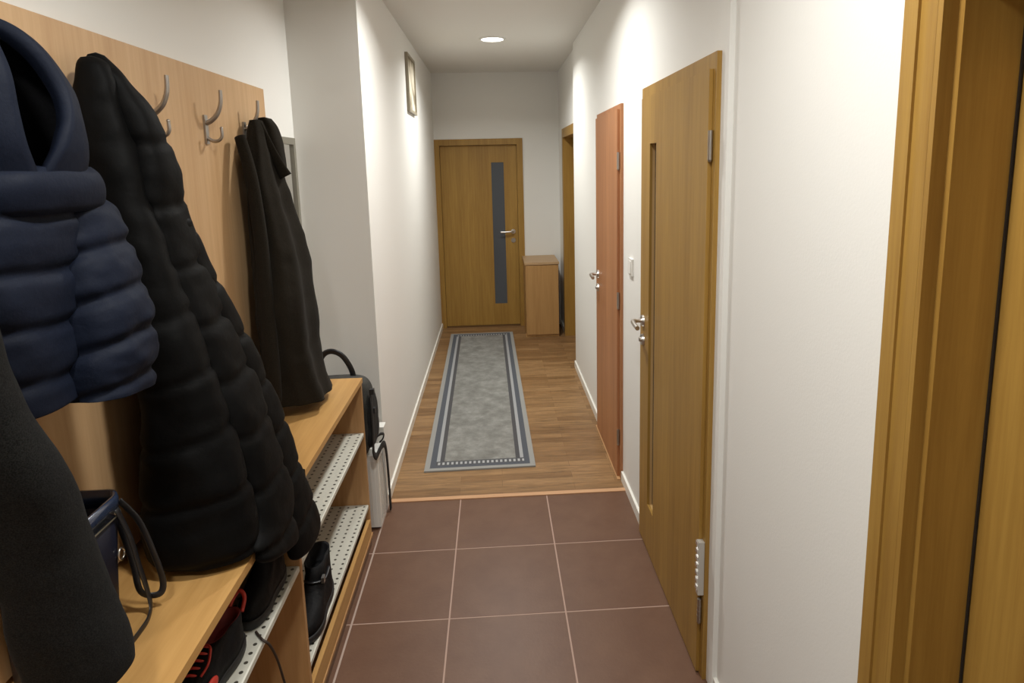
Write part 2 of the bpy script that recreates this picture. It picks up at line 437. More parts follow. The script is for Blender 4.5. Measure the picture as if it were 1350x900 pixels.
# end door: set back in its frame, tall smoked glass strip
d = struct(empty('door_5', (0, D, 0)))
bm = bmesh.new(); ow = .050
for (a0, a1) in ((FD0 - ow, FD0 + .012), (FD1 - .012, FD1 + ow)):
    box(bm, a0, a1, -.014, 0.0, 0, FDZ - .012)
box(bm, FD0 - ow, FD1 + ow, -.014, 0.0, FDZ - .012, FDZ + ow)
obj('casing', bm, OAK, d, bev=.003)
bm = bmesh.new()
box(bm, FD0 + .0005, FD0 + .012, 0, .12, 0, FDZ - .0005); box(bm, FD1 - .012, FD1 - .0005, 0, .12, 0, FDZ - .0005); box(bm, FD0 + .012, FD1 - .012, 0, .12, FDZ - .012, FDZ - .0005)
obj('jamb', bm, OAK, d)
g0, g1, gz0, gz1 = -.016, .115, .245, 1.762
bm = bmesh.new()
for (a, b, c, e) in ((FD0 + .014, g0, .012, FDZ - .014), (g1, FD1 - .014, .012, FDZ - .014), (g0, g1, .012, gz0), (g0, g1, gz1, FDZ - .014)):
    box(bm, a, b, .030, .070, c, e)
bmesh.ops.remove_doubles(bm, verts=bm.verts, dist=.0001)
obj('leaf', bm, OAK, d)
obj('glass_pane', BOX(g0, g1, .040, .046, gz0, gz1), GLASS, d)
bm = bmesh.new()
hx, hz = .198, 1.030
cyl(bm, (hx, .030, hz), (hx, .021, hz), .026, .024, 28)
tube(bm, smooth_pts([(hx, .024, hz), (hx, -.006, hz), (hx - .012, -.018, hz), (hx - .04, -.021, hz), (hx - .135, -.022, hz - .003)], 6), .010, 14)
obj('door_handle', bm, STEEL, d, auto=.8)
bm = bmesh.new(); cyl(bm, (hx, .030, hz - .095), (hx, .021, hz - .095), .026, .024, 28); cyl(bm, (hx, .022, hz - .095), (hx, .013, hz - .095), .011, .010, 18)
obj('lock_rosette', bm, NICKEL, d, auto=.8)
obj('sill', BOX(FD0 + .013, FD1 - .013, 0.0, .16, 0.0005, .010), wood('dark sill', (0.10, 0.05, 0.018, 1), (0.16, 0.085, 0.03, 1), 'x'), d)

# ------------------------------------------------------------------ lamps
def downlight(x, y, label, power):
    t = thing('ceiling_downlight', label, 'lamp', (x, y, H), group='ceiling downlights')
    bm = bmesh.new(); n = 48
    prof = [(.100, 0.0), (.100, -.006), (.094, -.010), (.086, -.010), (.082, -.004)]
    rings = [[bm.verts.new((r * math.cos(2 * math.pi * i / n), r * math.sin(2 * math.pi * i / n), z)) for i in range(n)] for r, z in prof]
    for A, B in zip(rings, rings[1:]):
        for i in range(n):
            bm.faces.new((A[i], A[(i + 1) % n], B[(i + 1) % n], B[i]))
    obj('trim_ring', bm, WHITE, t, smooth=True)
    e = bpy.data.materials.new('lit diffuser'); e.use_nodes = True; nt = e.node_tree; nt.nodes.clear()
    em = nt.nodes.new('ShaderNodeEmission'); em.inputs['Color'].default_value = (1, .975, .93, 1); em.inputs['Strength'].default_value = 7.0
    out = nt.nodes.new('ShaderNodeOutputMaterial'); nt.links.new(em.outputs[0], out.inputs[0])
    bm = bmesh.new(); bmesh.ops.create_circle(bm, cap_ends=True, segments=n, radius=.0825); 
    for v in bm.verts: v.co.z = -.004
    obj('diffuser', bm, e, t)
    ld = bpy.data.lights.new('downlight glow', 'AREA'); ld.shape = 'DISK'; ld.size = .16; ld.energy = power; ld.color = (1, 1, .965); ld.spread = math.radians(152)
    lo = bpy.data.objects.new('downlight_glow', ld); COL.objects.link(lo); lo.location = (0, 0, -.013); lo.parent = t
    return t
downlight(.027, 5.02, 'round lit ceiling downlight in front of the end door', 12)
downlight(.03, 3.02, 'round lit ceiling downlight above the tile and wood floor joint', 12)
downlight(.03, 1.00, 'round lit ceiling downlight above the coat bench', 10.5)
downlight(-.42, .05, 'unseen fill downlight added over the near end of the coat bench', 7.5)  # added out-of-view fill lamp, lifts the near coats and lower right wall

# ------------------------------------------------------------------ wall picture, mirror, switch
t = thing('wall_picture', 'small narrow framed picture high on the left hall wall under the ceiling', 'picture', (LX, 4.95, 2.33))
bm = bmesh.new(); hw, hh, th, fw = .215, .205, .022, .020
for (a, b, c, e) in ((-hw, hw, hh - fw, hh), (-hw, hw, -hh, -hh + fw), (-hw, -hw + fw, -hh + fw, hh - fw), (hw - fw, hw, -hh + fw, hh - fw)):
    box(bm, 0.001, th, a, b, c, e)
obj('frame', bm, mat('taupe frame', (0.30, 0.26, 0.19, 1), .5), t, bev=.003)
CAN = mat('pale landscape print', (.6, .55, .45, 1), .7)
v = coords(CAN); n = nd(CAN, 'ShaderNodeTexNoise', Scale=7.0, Detail=5.0); lk(CAN, v, n.inputs['Vector'])
lk(CAN, ramp(CAN, n.outputs['Fac'], [(.36, (.22, .18, .12, 1)), (.5, (.58, .52, .40, 1)), (.66, (.72, .67, .55, 1))]), CAN.node_tree.nodes['Principled BSDF'].inputs['Base Color'])
obj('print', BOX(.001, .012, -hw + fw, hw - fw, -hh + fw, hh - fw), CAN, t)

t = thing('wall_mirror', 'narrow grey framed mirror on the niche wall behind the brown wool coat', 'mirror', (NX, 2.90, 1.27))
bm = bmesh.new(); y0, y1, z0, z1, fw = -.14, .146, -.38, .598, .030
for (a, b, c, e) in ((y0, y1, z1 - fw, z1), (y0, y1, z0, z0 + fw), (y0, y0 + fw, z0 + fw, z1 - fw), (y1 - fw, y1, z0 + fw, z1 - fw)):
    box(bm, .0005, .020, a, b, c, e)
obj('frame', bm, mat('grey frame', (0.26, 0.245, 0.20, 1), .45, .3), t, bev=.002)
obj('glass', BOX(.0005, .010, y0 + fw, y1 - fw, z0 + fw, z1 - fw), mat('mirror glass', (.85, .85, .85, 1), .03, 1.0), t)

t = thing('light_switch', 'white rocker light switch on the wall between the two nearest closed doors', 'light switch', (CX, 3.035, 1.222))
obj('plate', BOX(-.010, -.0002, -.041, .041, -.041, .041), WHITE, t, bev=.003)
bm = BOX(-.016, -.010, -.027, .027, -.030, .030)
for vtx in bm.verts:
    if vtx.co.x < -.012 and vtx.co.z > 0: vtx.co.x += .004
obj('rocker', bm, WHITE, t, bev=.001)

# ------------------------------------------------------------------ far cabinet
t = thing('low_cabinet', 'low plain wood laminate cabinet beside the end door', 'cabinet', (.465, 6.48, 0))
obj('body', BOX(-.172, .160, -.225, .272, 0, .745), CAB, t, bev=.002)
obj('top', BOX(-.180, .166, -.246, .274, .7455, .768), wood('cabinet top', (0.42, 0.27, 0.14, 1), (0.52, 0.35, 0.19, 1), 'x'), t, bev=.003)
obj('door', BOX(-.168, .156, -.243, -.2255, .030, .738), CAB, t, bev=.002)

# ------------------------------------------------------------------ runner rug
def rug_material(W, L):
    m = mat('woven runner pile', (.3, .3, .28, 1), 0.95, spec=0.1, sheen=.1); b = m.node_tree.nodes['Principled BSDF']
    tc = nd(m, 'ShaderNodeTexCoord'); sx = nd(m, 'ShaderNodeSeparateXYZ'); lk(m, tc.outputs['Object'], sx.inputs[0])
    def edge(o, half):
        a = nd(m, 'ShaderNodeMath', operation='ABSOLUTE'); lk(m, o, a.inputs[0]); s = nd(m, 'ShaderNodeMath', operation='SUBTRACT'); s.inputs[0].default_value = half; lk(m, a.outputs[0], s.inputs[1]); return s.outputs[0]
    ex, ey = edge(sx.outputs['X'], W / 2), edge(sx.outputs['Y'], L / 2)
    mn = nd(m, 'ShaderNodeMath', operation='MINIMUM'); lk(m, ex, mn.inputs[0]); lk(m, ey, mn.inputs[1])
    sc = nd(m, 'ShaderNodeMath', operation='DIVIDE'); sc.inputs[1].default_value = .12; lk(m, mn.outputs[0], sc.inputs[0])
    pale, blue, lite, drk = (.30, .30, .285, 1), (.085, .094, .112, 1), (.34, .35, .36, 1), (.075, .075, .080, 1)
    r = nd(m, 'ShaderNodeValToRGB'); r.color_ramp.interpolation = 'CONSTANT'; e = r.color_ramp.elements
    e[0].position, e[0].color = 0.0, pale; e[1].position, e[1].color = .25, blue
    for p, c in ((.53, lite), (.70, drk), (.92, (1, 0, 1, 1))):
        q = e.new(p); q.color = c
    lk(m, sc.outputs[0], r.inputs['Fac'])
    n = nd(m, 'ShaderNodeTexNoise', Scale=9.0, Detail=8.0, Roughness=.72); lk(m, tc.outputs['Object'], n.inputs['Vector'])
    field = ramp(m, n.outputs['Fac'], [(.32, (.16, .158, .145, 1)), (.5, (.225, .225, .21, 1)), (.68, (.32, .32, .30, 1))])
    gt = nd(m, 'ShaderNodeMath', operation='GREATER_THAN'); gt.inputs[1].default_value = .11; lk(m, mn.outputs[0], gt.inputs[0])
    mx = nd(m, 'ShaderNodeMix', data_type='RGBA'); lk(m, gt.outputs[0], mx.inputs['Factor']); lk(m, r.outputs['Color'], mx.inputs['A']); lk(m, field, mx.inputs['B'])
    # dotted band across the two ends
    fx = nd(m, 'ShaderNodeMath', operation='DIVIDE'); fx.inputs[1].default_value = .026; lk(m, sx.outputs['X'], fx.inputs[0])
    fr = nd(m, 'ShaderNodeMath', operation='FRACT'); lk(m, fx.outputs[0], fr.inputs[0]); g1 = nd(m, 'ShaderNodeMath', operation='GREATER_THAN'); g1.inputs[1].default_value = .5; lk(m, fr.outputs[0], g1.inputs[0])
    def band(o, lo, hi):
        a = nd(m, 'ShaderNodeMath', operation='GREATER_THAN'); a.inputs[1].default_value = lo; lk(m, o, a.inputs[0]); c = nd(m, 'ShaderNodeMath', operation='LESS_THAN'); c.inputs[1].default_value = hi; lk(m, o, c.inputs[0])
        p = nd(m, 'ShaderNodeMath', operation='MULTIPLY'); lk(m, a.outputs[0], p.inputs[0]); lk(m, c.outputs[0], p.inputs[1]); return p.outputs[0]
    be = band(ey, .058, .112); bi = nd(m, 'ShaderNodeMath', operation='GREATER_THAN'); bi.inputs[1].default_value = .062; lk(m, ex, bi.inputs[0])
    bb = nd(m, 'ShaderNodeMath', operation='MULTIPLY'); lk(m, be, bb.inputs[0]); lk(m, bi.outputs[0], bb.inputs[1])
    dots = nd(m, 'ShaderNodeMath', operation='MULTIPLY'); lk(m, band(ey, .068, .098), dots.inputs[0]); lk(m, g1.outputs[0], dots.inputs[1])
    dc = nd(m, 'ShaderNodeMix', data_type='RGBA'); dc.inputs['A'].default_value = (.085, .088, .095, 1); dc.inputs['B'].default_value = (.40, .41, .42, 1); lk(m, dots.outputs[0], dc.inputs['Factor'])
    mz = nd(m, 'ShaderNodeMix', data_type='RGBA'); lk(m, bb.outputs[0], mz.inputs['Factor']); lk(m, mx.outputs['Result'], mz.inputs['A']); lk(m, dc.outputs['Result'], mz.inputs['B'])
    lk(m, mz.outputs['Result'], b.inputs['Base Color'])
    n3 = nd(m, 'ShaderNodeTexNoise', Scale=260.0); lk(m, tc.outputs['Object'], n3.inputs['Vector']); bump(m, n3.outputs['Fac'], .3, .004)
    return m
W, L = .641, 3.03
o = obj('runner_rug', BOX(-W / 2, W / 2, -L / 2, L / 2, 0, .009), rug_material(W, L), bev=.003)
o.location = (-.1455, 4.95, 0.0005); o.rotation_euler = (0, 0, math.radians(.75))
tag(o, 'long grey runner rug with blue grey striped border on the wooden floor', 'rug')

# ------------------------------------------------------------------ coat panel with its hooks
PX = -.905
t = thing('coat_panel', 'tall light beech coat panel fixed to the niche wall above the bench', 'coat rack', (NX, 1.2, .82))
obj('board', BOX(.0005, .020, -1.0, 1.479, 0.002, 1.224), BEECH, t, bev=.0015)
HY = [.775, 1.11, 1.488, 1.78, 2.115, 2.435]
def hook(parent, y, z):
    """double hook: long upper horn that curves up and out, small ball-tipped lower hook"""
    bm = bmesh.new(); x = .020
    box(bm, x, x + .006, y - .011, y + .011, z - .045, z + .045)
    up = smooth_pts([(x + .004, y, z + .020), (x + .022, y, z + .028), (x + .042, y, z + .048), (x + .055, y, z + .080), (x + .058, y, z + .120)], 7)
    tube(bm, up, [.0085, .0055], 12, up=(0, 1, 0))
    lo = smooth_pts([(x + .004, y, z - .026), (x + .022, y, z - .036), (x + .040, y, z - .034), (x + .050, y, z - .020), (x + .050, y, z + .002)], 6)
    tube(bm, lo, [.0060, .0045], 12, up=(0, 1, 0))
    bmesh.ops.create_icosphere(bm, subdivisions=2, radius=.0052, matrix=Matrix.Translation((x + .050, y, z + .003)))
    return obj('coat_hook', bm, NICKEL, parent, auto=.8)
for y in HY:
    hook(t, y - 1.2, 1.855 - .82)

# ------------------------------------------------------------------ shoe bench
BX, BT, BE = -.608, .806, 2.752
t = thing('shoe_bench', 'long open beech shoe bench with perforated shelves under the coats', 'bench', (0, 0, 0))
obj('top', BOX(NX + .002, BX, .25, BE, BT - .022, BT), BEECHT, t, bev=.0015)
for yy in (.27, 1.78, BE - .010):
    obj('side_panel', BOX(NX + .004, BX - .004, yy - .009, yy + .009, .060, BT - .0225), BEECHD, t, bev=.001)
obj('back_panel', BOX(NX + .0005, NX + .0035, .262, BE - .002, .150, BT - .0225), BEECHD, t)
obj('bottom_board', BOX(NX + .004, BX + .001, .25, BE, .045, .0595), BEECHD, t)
obj('plinth_board', BOX(BX - .018, BX - .002, .282, BE - .020, .0600, .135), BEECHT, t, bev=.0015)
obj('plinth', BOX(NX + .004, BX - .006, .25, BE - .004, 0.0, .0448), TILE, t)
def shelf(y0, y1, z, rise):
    bm = bmesh.new(); xa, xb = NX + .006, BX - .006
    pr_ = [(xa, z + rise), (xb - .004, z), (xb, z - .002), (xb, z - .016), (xb - .003, z - .016), (xb - .0035, z - .004), (xa, z + rise - .0025)]
    A = [bm.verts.new((x, y0, q)) for x, q in pr_]; B = [bm.verts.new((x, y1, q)) for x, q in pr_]
    k = len(pr_)
    for i in range(k):
        bm.faces.new((A[i], A[(i + 1) % k], B[(i + 1) % k], B[i]))
    bm.faces.new(A[::-1]); bm.faces.new(B)
    obj('shelf', bm, SHELF, t)
shelf(1.790, BE - .020, .555, .0); shelf(1.790, BE - .020, .208, .0)
shelf(.280, 1.770, .555, .0)

# ------------------------------------------------------------------ coats
# navy puffer jacket with a hood
t = thing('puffer_jacket', 'navy blue hooded puffer jacket hanging on the coat panel', 'jacket', (0, 0, 0))
bm = bmesh.new()
loft(bm, [(1.728, .98, 1.20, -.86, -.740), (1.710, .95, 1.22, -.885, -.706), (1.674, .943, 1.22, -.89, -.706), (1.609, .936, 1.20, -.89, -.710), (1.543, .929, 1.19, -.89, -.712), (1.477, .938, 1.18, -.89, -.716), (1.411, .948, 1.16, -.89, -.720), (1.345, .956, 1.15, -.89, -.722)],
     pitch=.088, puff=.008, ph=1.66, wr=.006, seed=1, n=2.6)
obj('body', bm, NAVY, t)
bm = bmesh.new()
loft(bm, [(1.735, 1.13, 1.25, -.80, -.740), (1.715, 1.115, 1.265, -.815, -.722), (1.673, 1.112, 1.268, -.815, -.706), (1.606, 1.107, 1.27, -.80, -.685), (1.539, 1.101, 1.268, -.80, -.664), (1.471, 1.095, 1.266, -.80, -.652), (1.404, 1.089, 1.264, -.80, -.650), (1.355, 1.083, 1.262, -.81, -.653), (1.325, 1.08, 1.258, -.81, -.660)],
     pitch=.083, puff=.009, ph=1.665, stilt=-.12, stx=-.30, wr=.007, wsc=14, seed=2, n=2.6, tilt=(0, -.1))
obj('sleeve', bm, NAVY, t)
bm = bmesh.new()                                    # stand collar under the hood
loft(bm, [(1.735, .985, 1.225, -.85, -.700), (1.722, .970, 1.238, -.865, -.688), (1.700, .962, 1.245, -.870, -.684), (1.672, .965, 1.245, -.870, -.690), (1.660, .975, 1.235, -.865, -.700)], M=30, wr=.004, seed=3, n=2.6)
obj('collar', bm, NAVY, t)
def hood(bm, rows, t_in=.022, N=48, M=50):
    """open hood: a C-shaped shell; rows (z, y0, y1, xb, xf, half opening angle)"""
    def surf(shrink, zoff):
        out = []
        for m in range(M + 1):
            z, y0, y1, xb, xf, om, op0 = cr(rows, m / M)
            xc, yc, a, d_ = (xb + xf) / 2, (y0 + y1) / 2, max((y1 - y0) / 2 - shrink, .004), max((xf - xb) / 2 - shrink, .003)
            ring = []
            for i in range(N + 1):
                th = math.radians(op0) + om + (2 * math.pi - 2 * om) * i / N; c, s = math.cos(th), math.sin(th)
                nn = .004 * noise.noise(Vector((c * 2, s * 2, z * 14)))
                p = Vector((xc + d_ * abs(s) ** .85 * (1 if s > 0 else -1) + nn * s, yc + a * abs(c) ** .85 * (1 if c > 0 else -1) + nn * c, z - zoff * (1 - m / M)))
                ring.append(bm.verts.new(p))
            out.append(ring)
        return out
    A, B = surf(0, 0), surf(t_in, t_in)
    for m in range(M):
        for i in range(N):
            f = bm.faces.new((A[m][i], A[m][i + 1], A[m + 1][i + 1], A[m + 1][i])); f.smooth = True
            f = bm.faces.new((B[m][i], B[m + 1][i], B[m + 1][i + 1], B[m][i + 1])); f.smooth = True; f.material_index = 1
        for i in (0, N):
            f = bm.faces.new((A[m][i], A[m + 1][i], B[m + 1][i], B[m][i])); f.smooth = True
    for m in (0, M):
        for i in range(N):
            bm.faces.new((A[m][i], A[m][i + 1], B[m][i + 1], B[m][i])).smooth = True
bm = bmesh.new()
# angle 0 = +y, 90 deg = +x : the opening looks back towards the near end of the niche
hood(bm, [(1.974, 1.03, 1.12, -.835, -.785, .10, 96), (1.957, 1.005, 1.150, -.855, -.750, .26, 97), (1.92, .985, 1.175, -.875, -.716, .36, 99), (1.87, .975, 1.195, -.885, -.692, .40, 101), (1.82, .968, 1.205, -.888, -.682, .34, 106), (1.77, .965, 1.21, -.888, -.680, .24, 110), (1.725, .97, 1.215, -.88, -.692, .06, 112), (1.705, .98, 1.20, -.87, -.700, .04, 112)])
obj('hood', bm, [NAVY, NAVYL], t)
bm = bmesh.new()
obj('hanging_loop', (tube(bm, smooth_pts([(-.842, 1.105, 1.955), (-.842, 1.110, 1.972), (-.842, 1.115, 1.955)], 6), .003, 8) or bm), NAVYL, t)

# long black puffer coat
t = thing('puffer_coat', 'long black quilted puffer coat draping from the panel over the bench edge', 'coat', (0, 0, 0))
bm = bmesh.new()                                    # back of the coat
loft(bm, [(1.62, 1.53, 1.60, -.885, -.745), (1.60, 1.52, 1.62, -.89, -.727), (1.512, 1.533, 1.655, -.89, -.718), (1.424, 1.546, 1.691, -.89, -.695), (1.335, 1.56, 1.726, -.89, -.673), (1.247, 1.573, 1.761, -.89, -.652), (1.159, 1.584, 1.793, -.89, -.637), (1.071, 1.594, 1.821, -.89, -.620), (.983, 1.603, 1.849, -.89, -.605), (.895, 1.612, 1.868, -.89, -.592), (.85, 1.615, 1.872, -.84, -.584),
          (.806, 1.62, 1.872, -.72, -.576), (.718, 1.62, 1.880, -.64, -.562), (.650, 1.63, 1.88, -.612, -.558), (.630, 1.66, 1.86, -.606, -.572)],
     M=170, N=72, pitch=.142, puff=.008, ph=1.30, stilt=-.10, wr=.004, wsc=9, seed=4, n=2.6, tilt=(0, -.10), bench=True)
obj('back', bm, BLACK, t)
bm = bmesh.new()                                    # front half, resting on the bench
loft(bm, [(1.968, 1.455, 1.495, -.868, -.838), (1.95, 1.44, 1.505, -.875, -.822), (1.90, 1.428, 1.51, -.886, -.805), (1.847, 1.423, 1.512, -.888, -.794), (1.744, 1.407, 1.517, -.885, -.776), (1.640, 1.396, 1.52, -.878, -.759), (1.537, 1.39, 1.52, -.865, -.736), (1.434, 1.384, 1.52, -.84, -.711), (1.331, 1.378, 1.52, -.82, -.685), (1.228, 1.372, 1.52, -.815, -.662), (1.125, 1.366, 1.52, -.82, -.640),
          (1.021, 1.361, 1.52, -.835, -.618), (.930, 1.356, 1.52, -.845, -.604), (.850, 1.352, 1.52, -.840, -.596), (.826, 1.36, 1.51, -.83, -.600)],
     M=150, N=72, pitch=.142, puff=.007, ph=1.265, stilt=-.10, wr=.008, wsc=8, seed=5, n=2.5, pt0=.42, folds=[(.004, 3, .8, 1.5)])
obj('front', bm, BLACK, t)
bm = bmesh.new()
loft(bm, [(1.978, 1.478, 1.508, -.866, -.842), (1.96, 1.47, 1.52, -.872, -.828), (1.92, 1.468, 1.53, -.86, -.795), (1.863, 1.466, 1.55, -.845, -.763), (1.766, 1.463, 1.58, -.83, -.735), (1.669, 1.461, 1.605, -.812, -.733), (1.572, 1.465, 1.620, -.790, -.724), (1.475, 1.469, 1.636, -.768, -.706), (1.378, 1.473, 1.651, -.752, -.680), (1.282, 1.477, 1.667, -.738, -.656), (1.185, 1.48, 1.681, -.724, -.628),
          (1.088, 1.48, 1.684, -.705, -.606), (.991, 1.48, 1.688, -.685, -.589), (.894, 1.48, 1.692, -.665, -.573), (.830, 1.455, 1.694, -.650, -.566), (.797, 1.425, 1.692, -.640, -.560), (.755, 1.42, 1.69, -.62, -.558), (.735, 1.45, 1.68, -.612, -.570)],
     M=160, N=72, pitch=.142, puff=.008, ph=1.225, stilt=-.18, wr=.005, wsc=10, seed=6, n=2.5, tilt=(0, -.30), bench=True, pt0=.10)
obj('sleeve', bm, BLACK, t)

# brown black wool coat at the far end
t = thing('wool_coat', 'dark brown wool coat with turned collar on the farthest hook', 'coat', (0, 0, 0))
bm = bmesh.new()
loft(bm, [(1.905, 2.41, 2.50, -.880, -.842), (1.86, 2.375, 2.52, -.888, -.822), (1.804, 2.345, 2.526, -.89, -.806), (1.707, 2.304, 2.548, -.89, -.790), (1.611, 2.286, 2.559, -.89, -.768), (1.515, 2.27, 2.569, -.89, -.744), (1.418, 2.255, 2.578, -.89, -.722), (1.322, 2.239, 2.588, -.89, -.711), (1.225, 2.224, 2.597, -.89, -.705),
          (1.129, 2.236, 2.600, -.89, -.704), (1.033, 2.250, 2.600, -.89, -.703), (.936, 2.27, 2.600, -.89, -.692), (.85, 2.29, 2.600, -.885, -.672)],
     M=120, wr=.007, wsc=7, seed=7, n=2.3, folds=[(.007, 5, .4, 1.2), (.005, 9, 1.0, -.8)], tilt=(0, -.05))
obj('body', bm, WOOL2, t)
bm = bmesh.new()                                    # collar standing up beside the hook, then its lapel folded outwards
loft(bm, [(1.915, 2.445, 2.53, -.868, -.822), (1.885, 2.45, 2.54, -.868, -.806), (1.83, 2.45, 2.55, -.866, -.796), (1.77, 2.46, 2.55, -.860, -.788), (1.73, 2.47, 2.55, -.850, -.790)], M=40, n=3, wr=.004, seed=8)
obj('collar', bm, WOOL2, t)
bm = bmesh.new()
tube(bm, smooth_pts([(-.846, 2.43, 1.893), (-.828, 2.425, 1.85), (-.806, 2.425, 1.79), (-.784, 2.43, 1.735), (-.768, 2.435, 1.700)], 8), [.010, .024], 14, flat=.55, up=(0, 1, .2))
obj('lapel', bm, WOOL2, t, smooth=True)
bm = bmesh.new()
tube(bm, smooth_pts([(-.870, 2.30, 1.84), (-.835, 2.275, 1.70), (-.818, 2.262, 1.50), (-.812, 2.245, 1.30), (-.812, 2.240, 1.12), (-.818, 2.250, .98), (-.835, 2.285, .90), (-.850, 2.33, .875)], 8), [.022, .042], 22, flat=.8)
obj('sleeve', bm, WOOL2, t, smooth=True)
bm = bmesh.new(); tube(bm, smooth_pts([(-.872, 2.435, 1.890), (-.862, 2.450, 1.905), (-.872, 2.465, 1.890)], 6), .003, 8)
obj('hanging_loop', bm, WEB, t)

# dark wool coat nearest the camera
t = thing('wool_coat.001', 'charcoal grey wool coat nearest the camera with a dark cuff button', 'coat', (0, 0, 0))
bm = bmesh.new()
loft(bm, [(1.90, .76, .80, -.885, -.845), (1.80, .72, .86, -.89, -.73), (1.70, .70, .87, -.89, -.66), (1.60, .72, .88, -.89, -.640), (1.522, .75, .898, -.89, -.649), (1.444, .782, .910, -.89, -.653), (1.366, .802, .932, -.888, -.647), (1.288, .825, .954, -.85, -.637), (1.21, .850, .977, -.79, -.641), (1.132, .867, .993, -.752, -.642),
          (1.054, .875, 1.007, -.755, -.637), (.976, .884, 1.021, -.758, -.629), (.915, .89, 1.03, -.765, -.632)],
     M=130, wr=.005, wsc=7, seed=9, n=2.6, folds=[(.004, 3, .5, 1.5)], tilt=(0, .05))
obj('sleeve', bm, WOOL, t)
bm = bmesh.new(); bp = Vector((-.641, .926, .975)); dv = Vector((.86, -.50, 0.0)).normalized()
cyl(bm, bp, bp + dv * .008, .0095, .0085, 24); cyl(bm, bp + dv * .008, bp + dv * .009, .0065, .003, 24)
obj('button', bm, mat('black horn button', (.012, .012, .013, 1), .3), t, auto=.7)

# ------------------------------------------------------------------ handbag on the bench
t = thing('handbag', 'open navy handbag with glossy rim and black handles on the bench', 'handbag', (0, 0, 0))
def bagring(z, x0, x1, y0, y1, r, n=6):
    pts = []
    for (cx_, cy_, a0) in ((x1 - r, y1 - r, 0), (x0 + r, y1 - r, 90), (x0 + r, y0 + r, 180), (x1 - r, y0 + r, 270)):
        for i in range(n + 1):
            a = math.radians(a0 + 90 * i / n); pts.append((cx_ + r * math.cos(a), cy_ + r * math.sin(a), z))
    return pts
def shell(bm, rings, cap0=True, mi=0):
    Rr = [[bm.verts.new(p) for p in r] for r in rings]; n = len(Rr[0])
    for A, B in zip(Rr, Rr[1:]):
        for i in range(n):
            f = bm.faces.new((A[i], A[(i + 1) % n], B[(i + 1) % n], B[i])); f.smooth = True; f.material_index = mi
    if cap0: bm.faces.new(Rr[0][::-1])
    return Rr
bm = bmesh.new(); zb = BT + .001
R_ = shell(bm, [bagring(zb, -.895, -.800, 1.06, 1.235, .02), bagring(zb + .01, -.897, -.795, 1.055, 1.242, .025), bagring(.95, -.897, -.786, 1.05, 1.250, .03), bagring(1.045, -.897, -.780, 1.045, 1.262, .032),
                bagring(1.045, -.892, -.785, 1.05, 1.257, .028), bagring(.90, -.890, -.792, 1.06, 1.245, .025), bagring(.83, -.888, -.800, 1.065, 1.235, .02)])
bm.faces.new(R_[-1])
obj('body', bm, NAVYLE, t)
bm = bmesh.new()
R_ = shell(bm, [bagring(1.046, -.899, -.778, 1.043, 1.264, .033), bagring(1.075, -.900, -.776, 1.042, 1.266, .034), bagring(1.084, -.898, -.778, 1.044, 1.264, .033), bagring(1.084, -.893, -.784, 1.049, 1.258, .029), bagring(1.046, -.892, -.785, 1.05, 1.257, .028)], cap0=False)
for i in range(len(R_[0])):
    j = (i + 1) % len(R_[0]); bm.faces.new((R_[-1][i], R_[-1][j], R_[0][j], R_[0][i]))
obj('rim', bm, PATENT, t)
bm = bmesh.new(); pts = bagring(1.043, -.9, -.7765, 1.043, 1.2645, .033); tube(bm, pts + pts[:1], .0016, 8)
obj('piping', bm, mat('pale gold piping', (.55, .48, .34, 1), .35, .8), t)
for (yy, zz) in ((1.228, 1.052), (1.243, 1.024)):
    bm = bmesh.new(); bmesh.ops.create_uvsphere(bm, u_segments=16, v_segments=10, radius=.006, matrix=Matrix.Translation((-.777, yy, zz)) @ Matrix.Diagonal((.5, 1, 1, 1)))
    obj('rivet', bm, STEEL, t, smooth=True)
bm = bmesh.new(); c0 = Vector((-.780, 1.232, .958))
tube(bm, [c0 + Vector((0, .010 * math.cos(a), .012 * math.sin(a))) for a in [2 * math.pi * i / 20 for i in range(21)]], .0022, 8)
obj('ring', bm, STEEL, t)
bm = bmesh.new()
tube(bm, smooth_pts([(-.775, 1.227, 1.060), (-.762, 1.238, .990), (-.757, 1.248, .915), (-.752, 1.256, .850), (-.745, 1.245, .818), (-.738, 1.200, .812), (-.742, 1.130, .822), (-.765, 1.095, .90), (-.774, 1.085, .99), (-.775, 1.085, 1.055)], 7), .0072, 10, flat=.32, up=(1, 0, 0))
obj('handle', bm, LEATHER, t)
bm = bmesh.new()
tube(bm, smooth_pts([(-.790, 1.262, 1.060), (-.760, 1.268, 1.010), (-.738, 1.268, .935), (-.728, 1.272, .865), (-.738, 1.268, .838), (-.770, 1.262, .850), (-.782, 1.268, .91), (-.800, 1.270, 1.0), (-.815, 1.266, 1.055)], 7), .0072, 10, flat=.32, up=(0, 1, 0))
obj('handle', bm, LEATHER, t)

# ------------------------------------------------------------------ white appliance and backpack at the far end of the bench
t = thing('electric_heater', 'slim white upright heater box standing between shoe bench and hall wall', 'heater', (0, 0, 0))
bm = BOX(-.885, -.590, 2.872, 3.085, .012, .380)
obj('body', bm, WHITE, t, bev=.010)
bm = bmesh.new()
for i in range(5):
    y = 2.905 + i * .034
    box(bm, -.5905, -.5875, y, y + .016, .040, .345)
obj('grille', bm, mat('pale grey plastic', (.62, .61, .58, 1), .4), t, bev=.001)
bm = bmesh.new()
for i in range(2):
    x = -.632 + i * .018
    box(bm, x, x + .009, 2.8695, 2.8725, .030, .352)
obj('front_rib', bm, WHITE, t, bev=.001)
for x in (-.86, -.615):
    obj('foot', BOX(x - .014, x + .014, 2.890, 3.065, 0.0, .0118), RUB, t)

obj('control_head', BOX(-.632, -.578, 3.010, 3.075, .3805, .462), WHITE, t, bev=.006)

